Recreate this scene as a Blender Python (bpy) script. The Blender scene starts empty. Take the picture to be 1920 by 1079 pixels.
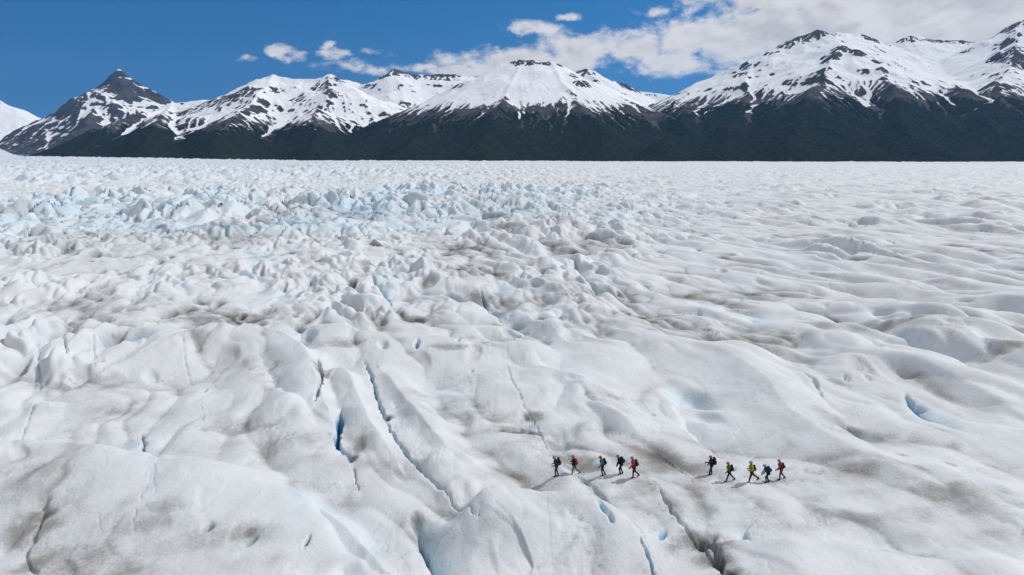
import bpy, bmesh, math, random
import numpy as np
from mathutils import Vector, Matrix

R = math.radians
rnd = random.Random(7)
SC = bpy.context.scene
COL = SC.collection

# ------------------------------------------------------------------ camera
CAM_H = 25.0
PITCH = R(11.0)
LENS = 24.0
FPX = 1920 * LENS / 36.0            # focal length in photo pixels
cd = bpy.data.cameras.new('camera'); cam = bpy.data.objects.new('camera', cd); COL.objects.link(cam)
cam.location = (0, 0, CAM_H); cam.rotation_euler = (R(90) - PITCH, 0, 0)
cd.lens = LENS; cd.sensor_width = 36; cd.clip_start = 0.5; cd.clip_end = 60000
SC.camera = cam

# ------------------------------------------------------------------ sun, sky, exposure
SUN_EL = R(46); SUN_AZ = R(66)      # azimuth clockwise from +Y (the view direction)
SUN_DIR = Vector((math.sin(SUN_AZ) * math.cos(SUN_EL), math.cos(SUN_AZ) * math.cos(SUN_EL), math.sin(SUN_EL)))
sl = bpy.data.lights.new('sun', 'SUN'); so = bpy.data.objects.new('sun', sl); COL.objects.link(so)
sl.energy = 3.05; sl.angle = R(0.53); sl.color = (1.0, 0.955, 0.89)
so.rotation_euler = (-SUN_DIR).to_track_quat('-Z', 'Y').to_euler(); so.location = (60, 30, 90)

SC.view_settings.view_transform = 'Standard'; SC.view_settings.look = 'None'
SC.view_settings.exposure = 0.0; SC.view_settings.gamma = 1.0; SC.view_settings.use_curve_mapping = False
SC.cycles.max_bounces = 6; SC.cycles.diffuse_bounces = 3; SC.cycles.glossy_bounces = 2
SC.cycles.volume_bounces = 0; SC.cycles.use_denoising = True

def pix_dir(px, py):
    a = (px - 960) / FPX; b = (540 - py) / FPX
    return Vector((a, math.cos(PITCH) + b * math.sin(PITCH), -math.sin(PITCH) + b * math.cos(PITCH)))

def far_pt(px, py, Y):
    d = pix_dir(px, py); k = Y / d.y
    return Vector((d.x * k, Y, CAM_H + d.z * k))

def ground(px, py, z=0.0):
    d = pix_dir(px, py); k = (z - CAM_H) / d.z
    return (d.x * k, d.y * k)

class NT:
    """tiny helper around a node tree"""
    def __init__(s, tree): s.t = tree; s.n = tree.nodes; s.l = tree.links
    def node(s, kind, **kw):
        n = s.n.new(kind)
        for k, v in kw.items(): setattr(n, k, v)
        return n
    def put(s, sock, v):
        if isinstance(v, bpy.types.NodeSocket): s.l.new(v, sock)
        elif v is not None: sock.default_value = v
    def math(s, op, a, b=None, c=None, clamp=False):
        n = s.node('ShaderNodeMath', operation=op, use_clamp=clamp)
        s.put(n.inputs[0], a); s.put(n.inputs[1], b)
        if c is not None: s.put(n.inputs[2], c)
        return n.outputs[0]
    def step(s, v, lo, hi, a=0.0, b=1.0):
        n = s.node('ShaderNodeMapRange', interpolation_type='SMOOTHSTEP')
        s.put(n.inputs['Value'], v); s.put(n.inputs['From Min'], lo); s.put(n.inputs['From Max'], hi)
        s.put(n.inputs['To Min'], a); s.put(n.inputs['To Max'], b)
        return n.outputs['Result']
    def noise(s, vec, scale, detail=4, rough=0.5, dist=0.0, dim='3D'):
        n = s.node('ShaderNodeTexNoise', noise_dimensions=dim)
        s.put(n.inputs['Vector'], vec); n.inputs['Scale'].default_value = scale
        n.inputs['Detail'].default_value = detail; n.inputs['Roughness'].default_value = rough
        n.inputs['Distortion'].default_value = dist
        return n.outputs['Fac']
    def mix(s, f, a, b, blend='MIX'):
        n = s.node('ShaderNodeMix', data_type='RGBA', blend_type=blend)
        s.put(n.inputs[0], f)
        for sock, v in ((n.inputs[6], a), (n.inputs[7], b)):
            if isinstance(v, tuple): v = (*v, 1.0) if len(v) == 3 else v
            s.put(sock, v)
        return n.outputs[2]
    def attr(s, name):
        return s.node('ShaderNodeAttribute', attribute_name=name).outputs['Fac']

# --- world: physical sky with a bank of cumulus behind the mountains
SKY_S = 0.105
W = bpy.data.worlds.new('World'); SC.world = W; W.use_nodes = True
w = NT(W.node_tree); w.n.clear()
sky = w.node('ShaderNodeTexSky', sky_type='NISHITA', sun_disc=False)
sky.sun_elevation = SUN_EL; sky.sun_rotation = SUN_AZ
sky.altitude = 1500; sky.air_density = 1.0; sky.dust_density = 0.2; sky.ozone_density = 1.5
tc = w.node('ShaderNodeTexCoord').outputs['Generated']
# very clear dry air: the deep blue of the upper sky reaches almost down to the horizon
lift = w.node('ShaderNodeVectorMath', operation='MULTIPLY_ADD'); w.l.new(tc, lift.inputs[0]); lift.inputs[1].default_value = (1, 1, .85); lift.inputs[2].default_value = (0, 0, .22)
nrm = w.node('ShaderNodeVectorMath', operation='NORMALIZE'); w.l.new(lift.outputs[0], nrm.inputs[0]); w.l.new(nrm.outputs[0], sky.inputs['Vector'])
sp = w.node('ShaderNodeSeparateXYZ'); w.l.new(tc, sp.inputs[0])
az = w.math('ARCTAN2', sp.outputs['X'], sp.outputs['Y'])
hl = w.math('SQRT', w.math('ADD', w.math('MULTIPLY', sp.outputs['X'], sp.outputs['X']), w.math('MULTIPLY', sp.outputs['Y'], sp.outputs['Y'])))
el = w.math('ARCTAN2', sp.outputs['Z'], hl)
cv = w.node('ShaderNodeCombineXYZ'); w.l.new(az, cv.inputs[0]); w.l.new(w.math('MULTIPLY', el, 1.7), cv.inputs[1])
cvec = cv.outputs[0]
n_big = w.noise(cvec, 16.0, 8, 0.6, 0.3)
n_fine = w.noise(cvec, 60.0, 6, 0.62, 0.2)
n_sh = w.noise(cvec, 6.0, 4, 0.5)
# cloud masses: photo position, half sizes, weight
CL = [(1780, -40, 340, 110, 1.25), (1560, 30, 200, 50, 1.0), (1900, 30, 200, 90, 1.1), (1430, 66, 130, 42, 1.2), (1330, 72, 90, 28, 1.1), (1540, 60, 120, 50, 1.25), (1255, 118, 75, 26, 1.05),
      (1180, 92, 70, 28, 1.08), (1090, 95, 90, 26, 1.05), (1010, 56, 55, 16, .85), (980, 116, 130, 20, 1.0), (880, 132, 70, 12, .9),
      (900, 130, 70, 10, .7), (775, 124, 58, 10, .70), (680, 128, 66, 9, .66), (632, 104, 26, 10, .66), (700, 98, 30, 8, .55),
      (535, 93, 27, 14, .92), (468, 107, 32, 8, .62), (615, 85, 14, 9, .74), (1066, 30, 24, 8, .78), (1240, 19, 30, 12, .68), (1420, 12, 50, 12, .6)]
nz_c = w.node('ShaderNodeTexNoise'); nz_c.inputs['Scale'].default_value = 14.0; nz_c.inputs['Detail'].default_value = 5; nz_c.inputs['Roughness'].default_value = .6; w.l.new(cvec, nz_c.inputs['Vector'])
wv_ = w.node('ShaderNodeVectorMath', operation='MULTIPLY_ADD'); w.l.new(nz_c.outputs['Color'], wv_.inputs[0]); wv_.inputs[1].default_value = (.075, .055, 0); wv_.inputs[2].default_value = (-.0375, -.0275, 0)
wa_ = w.node('ShaderNodeVectorMath', operation='ADD'); w.l.new(cvec, wa_.inputs[0]); w.l.new(wv_.outputs[0], wa_.inputs[1]); cwarp = wa_.outputs[0]
cov = None
for px, py, rx, ry, wt in CL:
    d = pix_dir(px, py); a0 = math.atan2(d.x, d.y); e0 = math.atan2(d.z, math.hypot(d.x, d.y))
    sx = FPX / rx * math.cos(a0) ** -0.5; sy = FPX / ry
    vm = w.node('ShaderNodeVectorMath', operation='MULTIPLY_ADD')
    w.l.new(cwarp, vm.inputs[0]); vm.inputs[1].default_value = (sx, sy / 1.7, 0); vm.inputs[2].default_value = (-a0 * sx, -e0 * sy, 0)
    ln = w.node('ShaderNodeVectorMath', operation='LENGTH'); w.l.new(vm.outputs[0], ln.inputs[0])
    m = w.step(ln.outputs['Value'], 2.0, 0.0, 0.0, wt)
    cov = m if cov is None else w.math('MAXIMUM', cov, m)
# unseen cumulus added round the horizon and overhead for softer, whiter fill light
out_f = w.math('MAXIMUM', w.step(w.math('ABSOLUTE', az), 0.72, 1.0), w.step(el, 0.30, 0.55))
ring = w.math('MULTIPLY', out_f, w.step(w.noise(tc, 2.3, 4, .55), .40, .56, 0, .95))
cov = w.math('MAXIMUM', cov, ring)
dens = w.math('ADD', cov, w.math('MULTIPLY_ADD', n_big, 1.5, -0.72))
dens = w.math('ADD', dens, w.math('MULTIPLY_ADD', n_fine, .8, -0.4))
alpha = w.step(dens, 0.28, 0.86)
alpha = w.math('MULTIPLY', alpha, w.step(cov, 0.02, 0.25))
sh_o = w.node('ShaderNodeVectorMath', operation='ADD'); w.l.new(cvec, sh_o.inputs[0]); sh_o.inputs[1].default_value = (.008, .016, 0)
n_up = w.noise(sh_o.outputs[0], 16.0, 5, 0.55, 0.3)                    # thicker cloud towards the sun: that side lies in shade
shade = w.math('ADD', w.math('MULTIPLY', dens, 0.45), w.math('MULTIPLY', n_sh, 0.7))
shade = w.math('ADD', shade, w.math('MULTIPLY', w.math('SUBTRACT', n_up, n_big), 1.6))
c_cl = w.mix(w.step(shade, 0.55, 1.25), (0.80 / SKY_S, 0.79 / SKY_S, 0.785 / SKY_S), (0.54 / SKY_S, 0.545 / SKY_S, 0.565 / SKY_S))
# clear dry mountain air: deepen the blue of the sky model a little
hs = w.node('ShaderNodeHueSaturation'); hs.inputs['Saturation'].default_value = 1.42; hs.inputs['Value'].default_value = .93; hs.inputs['Hue'].default_value = 0.498
w.l.new(sky.outputs[0], hs.inputs['Color'])
bg = w.node('ShaderNodeBackground'); bg.inputs['Strength'].default_value = SKY_S
w.l.new(w.mix(w.math('MULTIPLY', alpha, 0.97), hs.outputs[0], c_cl), bg.inputs['Color'])
ow = w.node('ShaderNodeOutputWorld'); w.l.new(bg.outputs[0], ow.inputs['Surface'])

# ------------------------------------------------------------------ numpy noise
rs = np.random.RandomState(11)
PERM = rs.permutation(512).astype(np.int64)
PERM = np.concatenate([PERM, PERM])
ANG = rs.rand(512) * 2 * np.pi
GX, GY = np.cos(ANG), np.sin(ANG)
RV = rs.rand(512, 6)

def hash2(ix, iy): return PERM[(PERM[ix & 511] + iy) & 511]

def perlin(x, y):
    ix = np.floor(x).astype(np.int64); iy = np.floor(y).astype(np.int64)
    fx = x - ix; fy = y - iy
    u = fx * fx * fx * (fx * (fx * 6 - 15) + 10); v = fy * fy * fy * (fy * (fy * 6 - 15) + 10)
    def g(dx, dy):
        h = hash2(ix + dx, iy + dy); return GX[h] * (fx - dx) + GY[h] * (fy - dy)
    a = g(0, 0); b = g(1, 0); c = g(0, 1); d = g(1, 1)
    t = a + u * (b - a); s = c + u * (d - c)
    return (t + v * (s - t)) * 1.5

def fbm(x, y, oct=4, gain=0.5, lac=2.03):
    a = 1.0; s = np.zeros_like(x); n = 0.0
    for i in range(oct):
        s += a * perlin(x + 17.3 * i, y - 9.1 * i); n += a; a *= gain; x = x * lac; y = y * lac
    return s / n

def ridged(x, y, oct=4, gain=0.5):
    a = 1.0; s = np.zeros_like(x); n = 0.0
    for i in range(oct):
        s += a * (1 - np.abs(perlin(x + 31.7 * i, y + 5.9 * i)) * 1.6); n += a; a *= gain; x = x * 2.05; y = y * 2.05
    return s / n

def worley(x, y):
    ix = np.floor(x).astype(np.int64); iy = np.floor(y).astype(np.int64)
    f1 = np.full(x.shape, 9.0); f2 = f1.copy(); hid = np.zeros(x.shape, np.int64); vx = np.zeros_like(x); vy = np.zeros_like(x)
    for dx in (-1, 0, 1):
        for dy in (-1, 0, 1):
            h = hash2(ix + dx, iy + dy)
            px = ix + dx + 0.12 + 0.76 * RV[h, 0] - x; py = iy + dy + 0.12 + 0.76 * RV[h, 1] - y
            d = np.sqrt(px * px + py * py)
            near = d < f1
            f2 = np.where(near, f1, np.minimum(f2, d))
            f1 = np.where(near, d, f1); hid = np.where(near, h, hid); vx = np.where(near, -px, vx); vy = np.where(near, -py, vy)
    return f1, f2, hid, vx, vy

def facets(x, y, H, fill):
    """blocks with flat faces meeting in sharp edges: the highest of the neighbouring pyramids"""
    ix = np.floor(x).astype(np.int64); iy = np.floor(y).astype(np.int64); out = np.full(x.shape, -5.0)
    for dx in (-1, 0, 1):
        for dy in (-1, 0, 1):
            h = hash2(ix + dx, iy + dy)
            vx = x - (ix + dx + .12 + .76 * RV[h, 0]); vy = y - (iy + dy + .12 + .76 * RV[h, 1])
            a0 = RV[h, 2] * 6.283; top = H * (.35 + .65 * RV[h, 3]); m = np.full(x.shape, -.06 * H)
            for i, (da, sl) in enumerate(((0, 2.6), (1.35, 1.2), (2.7, 2.0), (4.3, .75))):
                sl = sl * (.7 + .6 * RV[h, (i + 1) % 6]); m = np.maximum(m, H * fill * sl * (np.cos(a0 + da) * vx + np.sin(a0 + da) * vy) * .62)
            out = np.maximum(out, top - m)
    return out

def sstep(a, b, x):
    t = np.clip((x - a) / (b - a), 0, 1); return t * t * (3 - 2 * t)

def smax(a, b, k):
    h = np.clip(0.5 + 0.5 * (a - b) / k, 0, 1); return b + (a - b) * h + k * h * (1 - h)

def poly_dist(x, y, pts):
    """distance to a polyline, signed side, parameter (segment index + t)"""
    best = np.full(x.shape, 1e9); sd = np.zeros_like(x); par = np.zeros_like(x)
    for i in range(len(pts) - 1):
        (x0, y0), (x1, y1) = pts[i], pts[i + 1]
        ex, ey = x1 - x0, y1 - y0; L2 = ex * ex + ey * ey + 1e-9
        t = np.clip(((x - x0) * ex + (y - y0) * ey) / L2, 0, 1)
        dx = x - x0 - t * ex; dy = y - y0 - t * ey
        d = np.sqrt(dx * dx + dy * dy); m = d < best
        best = np.where(m, d, best); par = np.where(m, i + t, par)
        sd = np.where(m, np.sign(ex * dy - ey * dx), sd)
    return best, sd, par

#GLACIER
# ------------------------------------------------------------------ the glacier surface as a height function
def smooth_poly(pts, n=5):
    """Catmull-Rom through the points"""
    P = [np.array(p, float) for p in pts]; P = [2 * P[0] - P[1]] + P + [2 * P[-1] - P[-2]]
    out = []
    for i in range(1, len(P) - 2):
        for k in range(n):
            t = k / n; a, b, c, d = P[i - 1:i + 3]
            out.append(tuple(0.5 * (2 * b + (c - a) * t + (2 * a - 5 * b + 4 * c - d) * t * t + (3 * b - a - 3 * c + d) * t ** 3)))
    out.append(tuple(P[-2])); return out

# long ice ridges near the route: crest points, height (m), reach to the left of travel, reach to the right
RIDGES = [
    ([(-60, 625), (90, 612), (240, 612), (335, 632)], 2.6, 4.0, 13.0),
    ([(200, 700), (350, 648), (480, 636), (565, 670), (600, 740), (640, 830)], 2.8, 2.8, 9.0),
    ([(606, 690), (650, 700), (690, 790), (745, 860)], 1.6, 1.9, 3.2),
    ([(712, 690), (752, 740), (806, 810), (846, 850)], 1.3, 3.4, 1.9),
    ([(560, 610), (740, 640), (950, 652), (1080, 662)], 1.8, 5.0, 9.0),
    ([(1080, 660), (1200, 650), (1330, 662), (1420, 710), (1500, 790), (1640, 870), (1800, 930), (1990, 1010)], 1.7, 7.0, 6.5),
    ([(960, 700), (1060, 700), (1130, 760), (1230, 830)], 1.5, 5.0, 3.5),
    ([(-80, 840), (60, 842), (200, 858), (330, 880), (520, 888)], 2.2, 3.0, 11.0),
    ([(520, 880), (600, 940), (680, 1010), (760, 1100)], 1.5, 2.2, 8.0),
    ([(820, 985), (930, 935), (1070, 945), (1170, 985), (1250, 1080)], 2.0, 2.4, 8.0),
    ([(820, 930), (860, 900), (905, 905)], 0.8, 2.2, 2.2),
    ([(780, 880), (850, 850), (900, 870)], 1.0, 2.0, 2.0),
    ([(1480, 720), (1660, 690), (1800, 730), (1960, 800)], 2.2, 6.0, 5.0),
    ([(1380, 1010), (1560, 1030), (1760, 1050), (1960, 1060)], 1.4, 4.0, 9.0),
    ([(1500, 930), (1640, 960), (1800, 1000)], 0.8, 3.0, 4.0),
    ([(1590, 800), (1700, 860), (1830, 930), (1930, 970)], 1.2, 2.4, 4.0),
    ([(60, 700), (120, 690), (210, 700)], 1.0, 3.0, 3.0),
    ([(20, 770), (180, 740), (330, 735)], 1.1, 3.0, 4.0),
]
# open cracks: points, half width (m), depth (m), how much clean blue ice shows
CRACKS = [
    ([(684, 672), (696, 700), (706, 735), (722, 775)], 0.27, 1.1, .7),
    ([(722, 775), (745, 825), (790, 876), (842, 922)], 0.20, 1.0, .75),
    ([(842, 922), (872, 950), (900, 972)], 0.10, 0.4, .4),
    ([(640, 768), (636, 800), (632, 832), (660, 850)], 0.55, 2.2, 1.0),
    ([(596, 680), (604, 715), (592, 760)], 0.35, 1.2, .35),
    ([(784, 960), (800, 1000), (818, 1050), (845, 1120)], 0.45, 1.6, .7),
    ([(950, 655), (953, 690), (975, 740), (1000, 775), (1018, 812), (1030, 835), (1052, 856), (1088, 885), (1130, 915), (1160, 950), (1205, 1000), (1240, 1060)], 0.11, 0.26, .4),
    ([(1085, 882), (1112, 900), (1140, 930)], 0.26, 0.5, .45),
    ([(930, 800), (975, 792), (1012, 806)], 0.8, 0.6, .0),
    ([(1236, 905), (1262, 940), (1300, 985), (1330, 1020), (1365, 1062), (1400, 1110)], 0.16, 0.7, .3),
    ([(1310, 985), (1345, 1010), (1350, 1040), (1385, 1078)], 0.60, 1.6, .1),
    ([(1222, 830), (1275, 862), (1305, 890)], 0.10, 0.22, .1),
    ([(1200, 1010), (1222, 1050), (1232, 1085)], 0.18, 0.5, .7),
    ([(345, 655), (350, 690), (360, 715)], 0.07, 0.25, .4),
    ([(378, 750), (379, 785)], 0.06, 0.2, .3),
    ([(72, 655), (75, 690), (74, 730)], 0.12, 0.35, .6),
    ([(120, 650), (130, 690)], 0.20, 0.6, .5),
    ([(178, 655), (180, 700)], 0.10, 0.3, .6),
    ([(75, 735), (50, 790), (30, 830)], 0.08, 0.3, .3),
    ([(265, 800), (270, 835)], 0.16, 0.9, .9),
    ([(90, 935), (70, 985), (45, 1020), (70, 1070)], 0.34, 0.26, .0),
    ([(285, 890), (280, 920), (255, 960), (250, 1000)], 0.04, 0.09, .2),
    ([(292, 885), (290, 940)], 0.035, 0.08, .2),
    ([(662, 860), (672, 905)], 0.10, 0.35, .4),
    ([(1700, 730), (1718, 752), (1750, 775)], 0.45, 0.9, .8),
    ([(1505, 700), (1530, 715), (1545, 735)], 0.28, 0.7, .4),
    ([(1592, 782), (1610, 808), (1660, 830)], 0.35, 0.7, .4),
    ([(900, 545), (915, 575), (940, 600), (985, 622)], 0.5, 1.6, .6),
    ([(1080, 500), (1085, 520), (1130, 548), (1180, 575)], 0.6, 1.8, .4),
    ([(940, 630), (1010, 632)], 0.3, 0.8, .8),
    ([(690, 520), (715, 545), (735, 575)], 0.5, 1.6, .6),
]
# creased runnels: a short steep wall on the left, a long slope rising to the right: points, depth, short side, long side, dust, blue
CREASES = [
    ([(1310, 702), (1278, 716), (1276, 748), (1300, 790), (1345, 826), (1440, 872), (1540, 915)], .85, .55, 3.8, .0, .12),
    ([(1480, 690), (1512, 722), (1580, 762), (1600, 796), (1690, 852), (1790, 905)], .65, .5, 3.0, .15, .05),
    ([(1700, 728), (1722, 758), (1760, 778), (1850, 815)], .9, .45, 2.4, .1, .5),
    ([(1630, 600), (1662, 630), (1720, 650)], .8, .6, 3.5, .2, .1),
    ([(1085, 718), (1108, 748), (1150, 766), (1230, 815)], .55, .4, 2.6, .2, .05),
    ([(985, 655), (1035, 684), (1115, 710), (1190, 752)], .55, .5, 3.0, .1, .1),
    ([(1770, 850), (1830, 902), (1885, 934), (1960, 975)], .7, .4, 2.4, .25, .15),
    ([(1185, 812), (1222, 826), (1285, 860), (1312, 896)], .4, .3, 1.6, .3, .0),
    ([(30, 618), (66, 650), (110, 676)], .6, .5, 2.4, .0, .2),
    ([(476, 652), (498, 690), (520, 730), (575, 765), (600, 808)], .7, .6, 2.6, .05, .1),
    ([(512, 876), (560, 915), (604, 946), (636, 1003), (690, 1046), (760, 1090)], .7, .45, 3.2, .0, .1),
    ([(640, 1050), (655, 1085)], .8, .4, 2.2, .0, .2),
    ([(566, 598), (562, 648), (584, 664)], .7, .5, 2.2, .1, .2),
    ([(764, 950), (786, 965), (806, 1010), (822, 1060), (850, 1120)], 1.8, .35, 2.3, .0, .42),
    ([(1405, 1000), (1396, 985), (1420, 1010)], .4, .3, 1.2, .0, .4),
    ([(330, 735), (250, 752), (150, 790)], .4, .5, 2.2, .5, .0),
    ([(880, 610), (950, 650), (1010, 640)], .7, .6, 3.0, .4, .2),
    ([(1160, 620), (1260, 640), (1400, 650), (1500, 668)], .7, .8, 4.0, .5, .0),
    ([(1500, 600), (1640, 640), (1760, 652), (1930, 690)], .8, .8, 4.0, .5, .0),
    ([(1100, 500), (1085, 515), (1110, 540), (1170, 570), (1240, 600)], 1.6, .6, 4.5, .4, .2),
    ([(900, 540), (925, 580), (985, 622), (1040, 640)], 1.4, .6, 4.0, .3, .25),
    ([(690, 515), (716, 548), (740, 590)], 1.2, .6, 3.5, .1, .35),
    ([(1700, 880), (1620, 860), (1540, 850), (1470, 850)], .35, .5, 1.6, .5, .0),
]
# short blue slots and melt pockets: position, half length along, half width (m), depth, blue, heading (deg)
POCKETS = [(381, 728, 1.0, .36, 1.5, 1, 95), (576, 1016, .55, .18, 1.0, 1, 80), (268, 822, .8, .22, .9, 1, 95), (860, 650, .7, .35, .8, .9, 100), (885, 690, .5, .3, .6, .9, 100),
           (783, 655, 1.4, .5, 1.4, .8, 95), (1722, 748, 1.3, .7, .9, .9, 120), (1400, 990, .5, .4, .6, .9, 90), (1244, 980, .8, .35, .5, .8, 60), (1377, 865, .35, .25, .35, .9, 30),
           (1628, 709, .7, .4, .6, .6, 110), (1586, 708, .7, .4, .6, .5, 110), (240, 648, 3.6, 2.0, 1.6, .55, 20), (1690, 840, .8, .4, .6, .6, 140), (1780, 858, .8, .4, .6, .6, 130),
           (1300, 725, 5.0, 3.0, 1.3, .28, 110), (1320, 760, 3.0, 2.0, .7, .1, 120), (1600, 790, 3.4, 1.8, .9, .35, 130), (635, 953, .3, .14, .5, 1, 80), (1130, 975, 1.0, .3, .4, .7, 110),
           (1145, 990, .7, .25, .4, .7, 100), (1224, 762, .5, .3, .4, .7, 120), (725, 775, .8, .5, .6, .0, 110), (470, 1010, .7, .5, .6, .0, 80), (390, 985, .7, .5, .5, 0, 90), (80, 945, .7, .5, .6, 0, 80),
           (985, 770, .8, .6, .5, 0, 120), (720, 655, 1.6, .9, .8, .0, 110), (185, 690, 1.2, .7, .8, .3, 90), (950, 800, 1.4, .5, .6, 0, 10), (1340, 985, .5, .4, .5, 0, 60), (1320, 1008, .5, .35, .5, 0, 60), (1350, 1020, .6, .4, .5, 0, 60),
           (185, 788, .3, .22, .3, .6, 60), (1820, 575, 1.5, .8, .9, .3, 140), (1550, 600, 1.3, .7, .8, .0, 90), (1650, 610, 2.2, .9, 1.0, .2, 130), (1780, 660, 2.0, .9, .8, .1, 140)]
# bands of wind-blown rock dust on the route and in the runnels between the mounds: centre, half sizes (m), amount
DUST = [(1320, 1000, 2.2, 1.5, 1.2), (1345, 1030, 1.6, 1.2, 1.2), (1370, 1065, 1.2, 1.0, 1.0), (985, 800, 2.6, .9, 1.2), (1090, 850, 2.2, 1.3, 1.0), (90, 980, 1.2, 1.6, .9), (660, 848, .7, .5, 1.2), (785, 955, .7, .9, 1.1), (600, 700, .9, 1.5, 1.0), (730, 770, .6, .8, 1.1), (335, 730, 2.5, .8, .7), (640, 650, 3, 2, .7), (880, 470, 6, 8, .9), (430, 460, 9, 9, .8),
        (1080, 880, 12, 4.5, .55), (1230, 900, 9, 3.4, .55), (1450, 960, 12, 2.2, .5), (1700, 960, 12, 2.0, .5), (1880, 1000, 8, 1.6, .5), (1620, 1030, 8, 1.0, .3), (1150, 950, 4, 2.4, .5), (1000, 840, 7, 3, .55), (500, 830, 12, 2.2, .5), (250, 770, 10, 2.4, .45), (60, 900, 4, 5, .6), (350, 1010, 5, 3, .55), (150, 1040, 4, 2, .6),
        (600, 860, 7, 1.6, .45), (900, 700, 8, 4, .35), (1060, 740, 6, 4, .3), (1430, 800, 6, 3, .3), (150, 650, 7, 5, .3), (400, 700, 5, 5, .3), (1150, 610, 12, 5, .5), (1400, 640, 14, 4, .5), (1650, 640, 14, 4, .5),
        (1150, 850, 10, 4.0, .55), (1010, 800, 6, 3, .7), (960, 800, 4, 1.2, .9), (1120, 860, 3.0, 1.5, .7), (1300, 930, 9, 2.2, .55), (1330, 1000, 2.6, 1.8, .95), (1240, 860, 4.0, 1.5, .4),
        (1000, 870, 9, 1.2, .45), (720, 870, 5, 2, .35), (450, 790, 7, 2.4, .6), (330, 790, 6, 2.2, .4), (640, 900, 5, 1.5, .3), (300, 985, 2.8, 2.0, .75), (470, 1000, 2.0, 1.6, .75), (250, 1060, 3.2, 2, .65), (90, 960, 3.0, 3.0, .6),
        (60, 720, 5, 2.4, .6), (150, 710, 5, 2, .5), (780, 960, 1.6, 1.2, .8), (640, 920, 3, 1, .4), (830, 740, 6, 2.6, .5), (880, 770, 6, 2.2, .5), (480, 1050, 3, 1, .5), (900, 985, 3, 1, .3), (990, 640, 6, 2.5, .5),
        (470, 600, 14, 7, .55), (250, 580, 16, 8, .5), (700, 600, 9, 5, .35), (880, 520, 9, 9, .6), (1050, 560, 10, 9, .5), (1080, 470, 12, 16, .6), (1430, 560, 18, 9, .4), (1800, 560, 18, 9, .42), (1900, 480, 18, 14, .4), (1650, 800, 8, 2.2, .35),
        (1560, 880, 9, 1.8, .45), (1750, 920, 10, 1.6, .45), (1880, 940, 6, 2.0, .4), (1900, 690, 6, 3, .5), (1700, 660, 9, 3, .35), (600, 420, 26, 40, .45), (200, 470, 26, 22, .45), (400, 450, 20, 20, .6), (960, 410, 20, 40, .5), (880, 480, 10, 14, .5)]

gp = lambda pts: [ground(*p) for p in pts]
RIDGES_W = [(smooth_poly(gp(p)), h, a, b) for p, h, a, b in RIDGES]
CRACKS_W = [(smooth_poly(gp(p), 3), wd, dp, bl) for p, wd, dp, bl in CRACKS]
CREASES_W = [(smooth_poly(gp(p[0])), *p[1:]) for p in CREASES]
POCKETS_W = [(*ground(p[0], p[1]), *p[2:]) for p in POCKETS]
# dark silt lying in the hollows beside the route
SILT = [(975, 800, 2.4, .8, .95), (1000, 770, 1.2, 1.2, .8), (1060, 845, 1.6, 1.2, .75), (1095, 862, 1.8, 1.3, .8), (1040, 820, 1.2, 1.4, .6), (1325, 1000, 1.5, .9, 1.1), (1345, 1030, 1.0, .8, 1.2), (1375, 1065, .9, .9, 1.0), (1300, 985, 1.2, .8, .8),
        (655, 846, .6, .4, 1.1), (783, 952, .6, .7, 1.0), (603, 705, .6, 1.4, .9), (728, 772, .5, .7, 1.0), (85, 960, .8, .9, .9), (60, 1030, .8, 1.0, .7), (470, 995, .6, .7, .8), (395, 985, .5, .5, .7), (300, 960, 1.4, 1.0, .5), (640, 650, 2.2, 1.6, .5), (440, 795, 3.5, 1.0, .55), (130, 722, 2.5, .9, .6),
        (1700, 900, 4, .8, .28), (1560, 870, 4, .7, .25), (900, 560, 2.5, 5, .8), (1130, 555, 4, 4, .7), (1060, 480, 4, 8, .7), (950, 440, 5, 10, .6), (700, 420, 8, 14, .5), (420, 440, 6, 12, .8), (1880, 690, 3, 1.5, .7), (840, 660, 2.5, 1.2, .6), (1205, 590, 3, 2.5, .6)]
SILT_W = [(*ground(p[0], p[1]), *p[2:]) for p in SILT]
DUST_W = [(*ground(p[0], p[1]), *p[2:]) for p in DUST]
FX, FY = 0.36, -0.93               # direction the ice ridges run in

def boxed(x, y, pts, pad):
    xs = [p[0] for p in pts]; ys = [p[1] for p in pts]
    return np.nonzero((x > min(xs) - pad) & (x < max(xs) + pad) & (y > min(ys) - pad) & (y < max(ys) + pad))[0]

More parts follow.
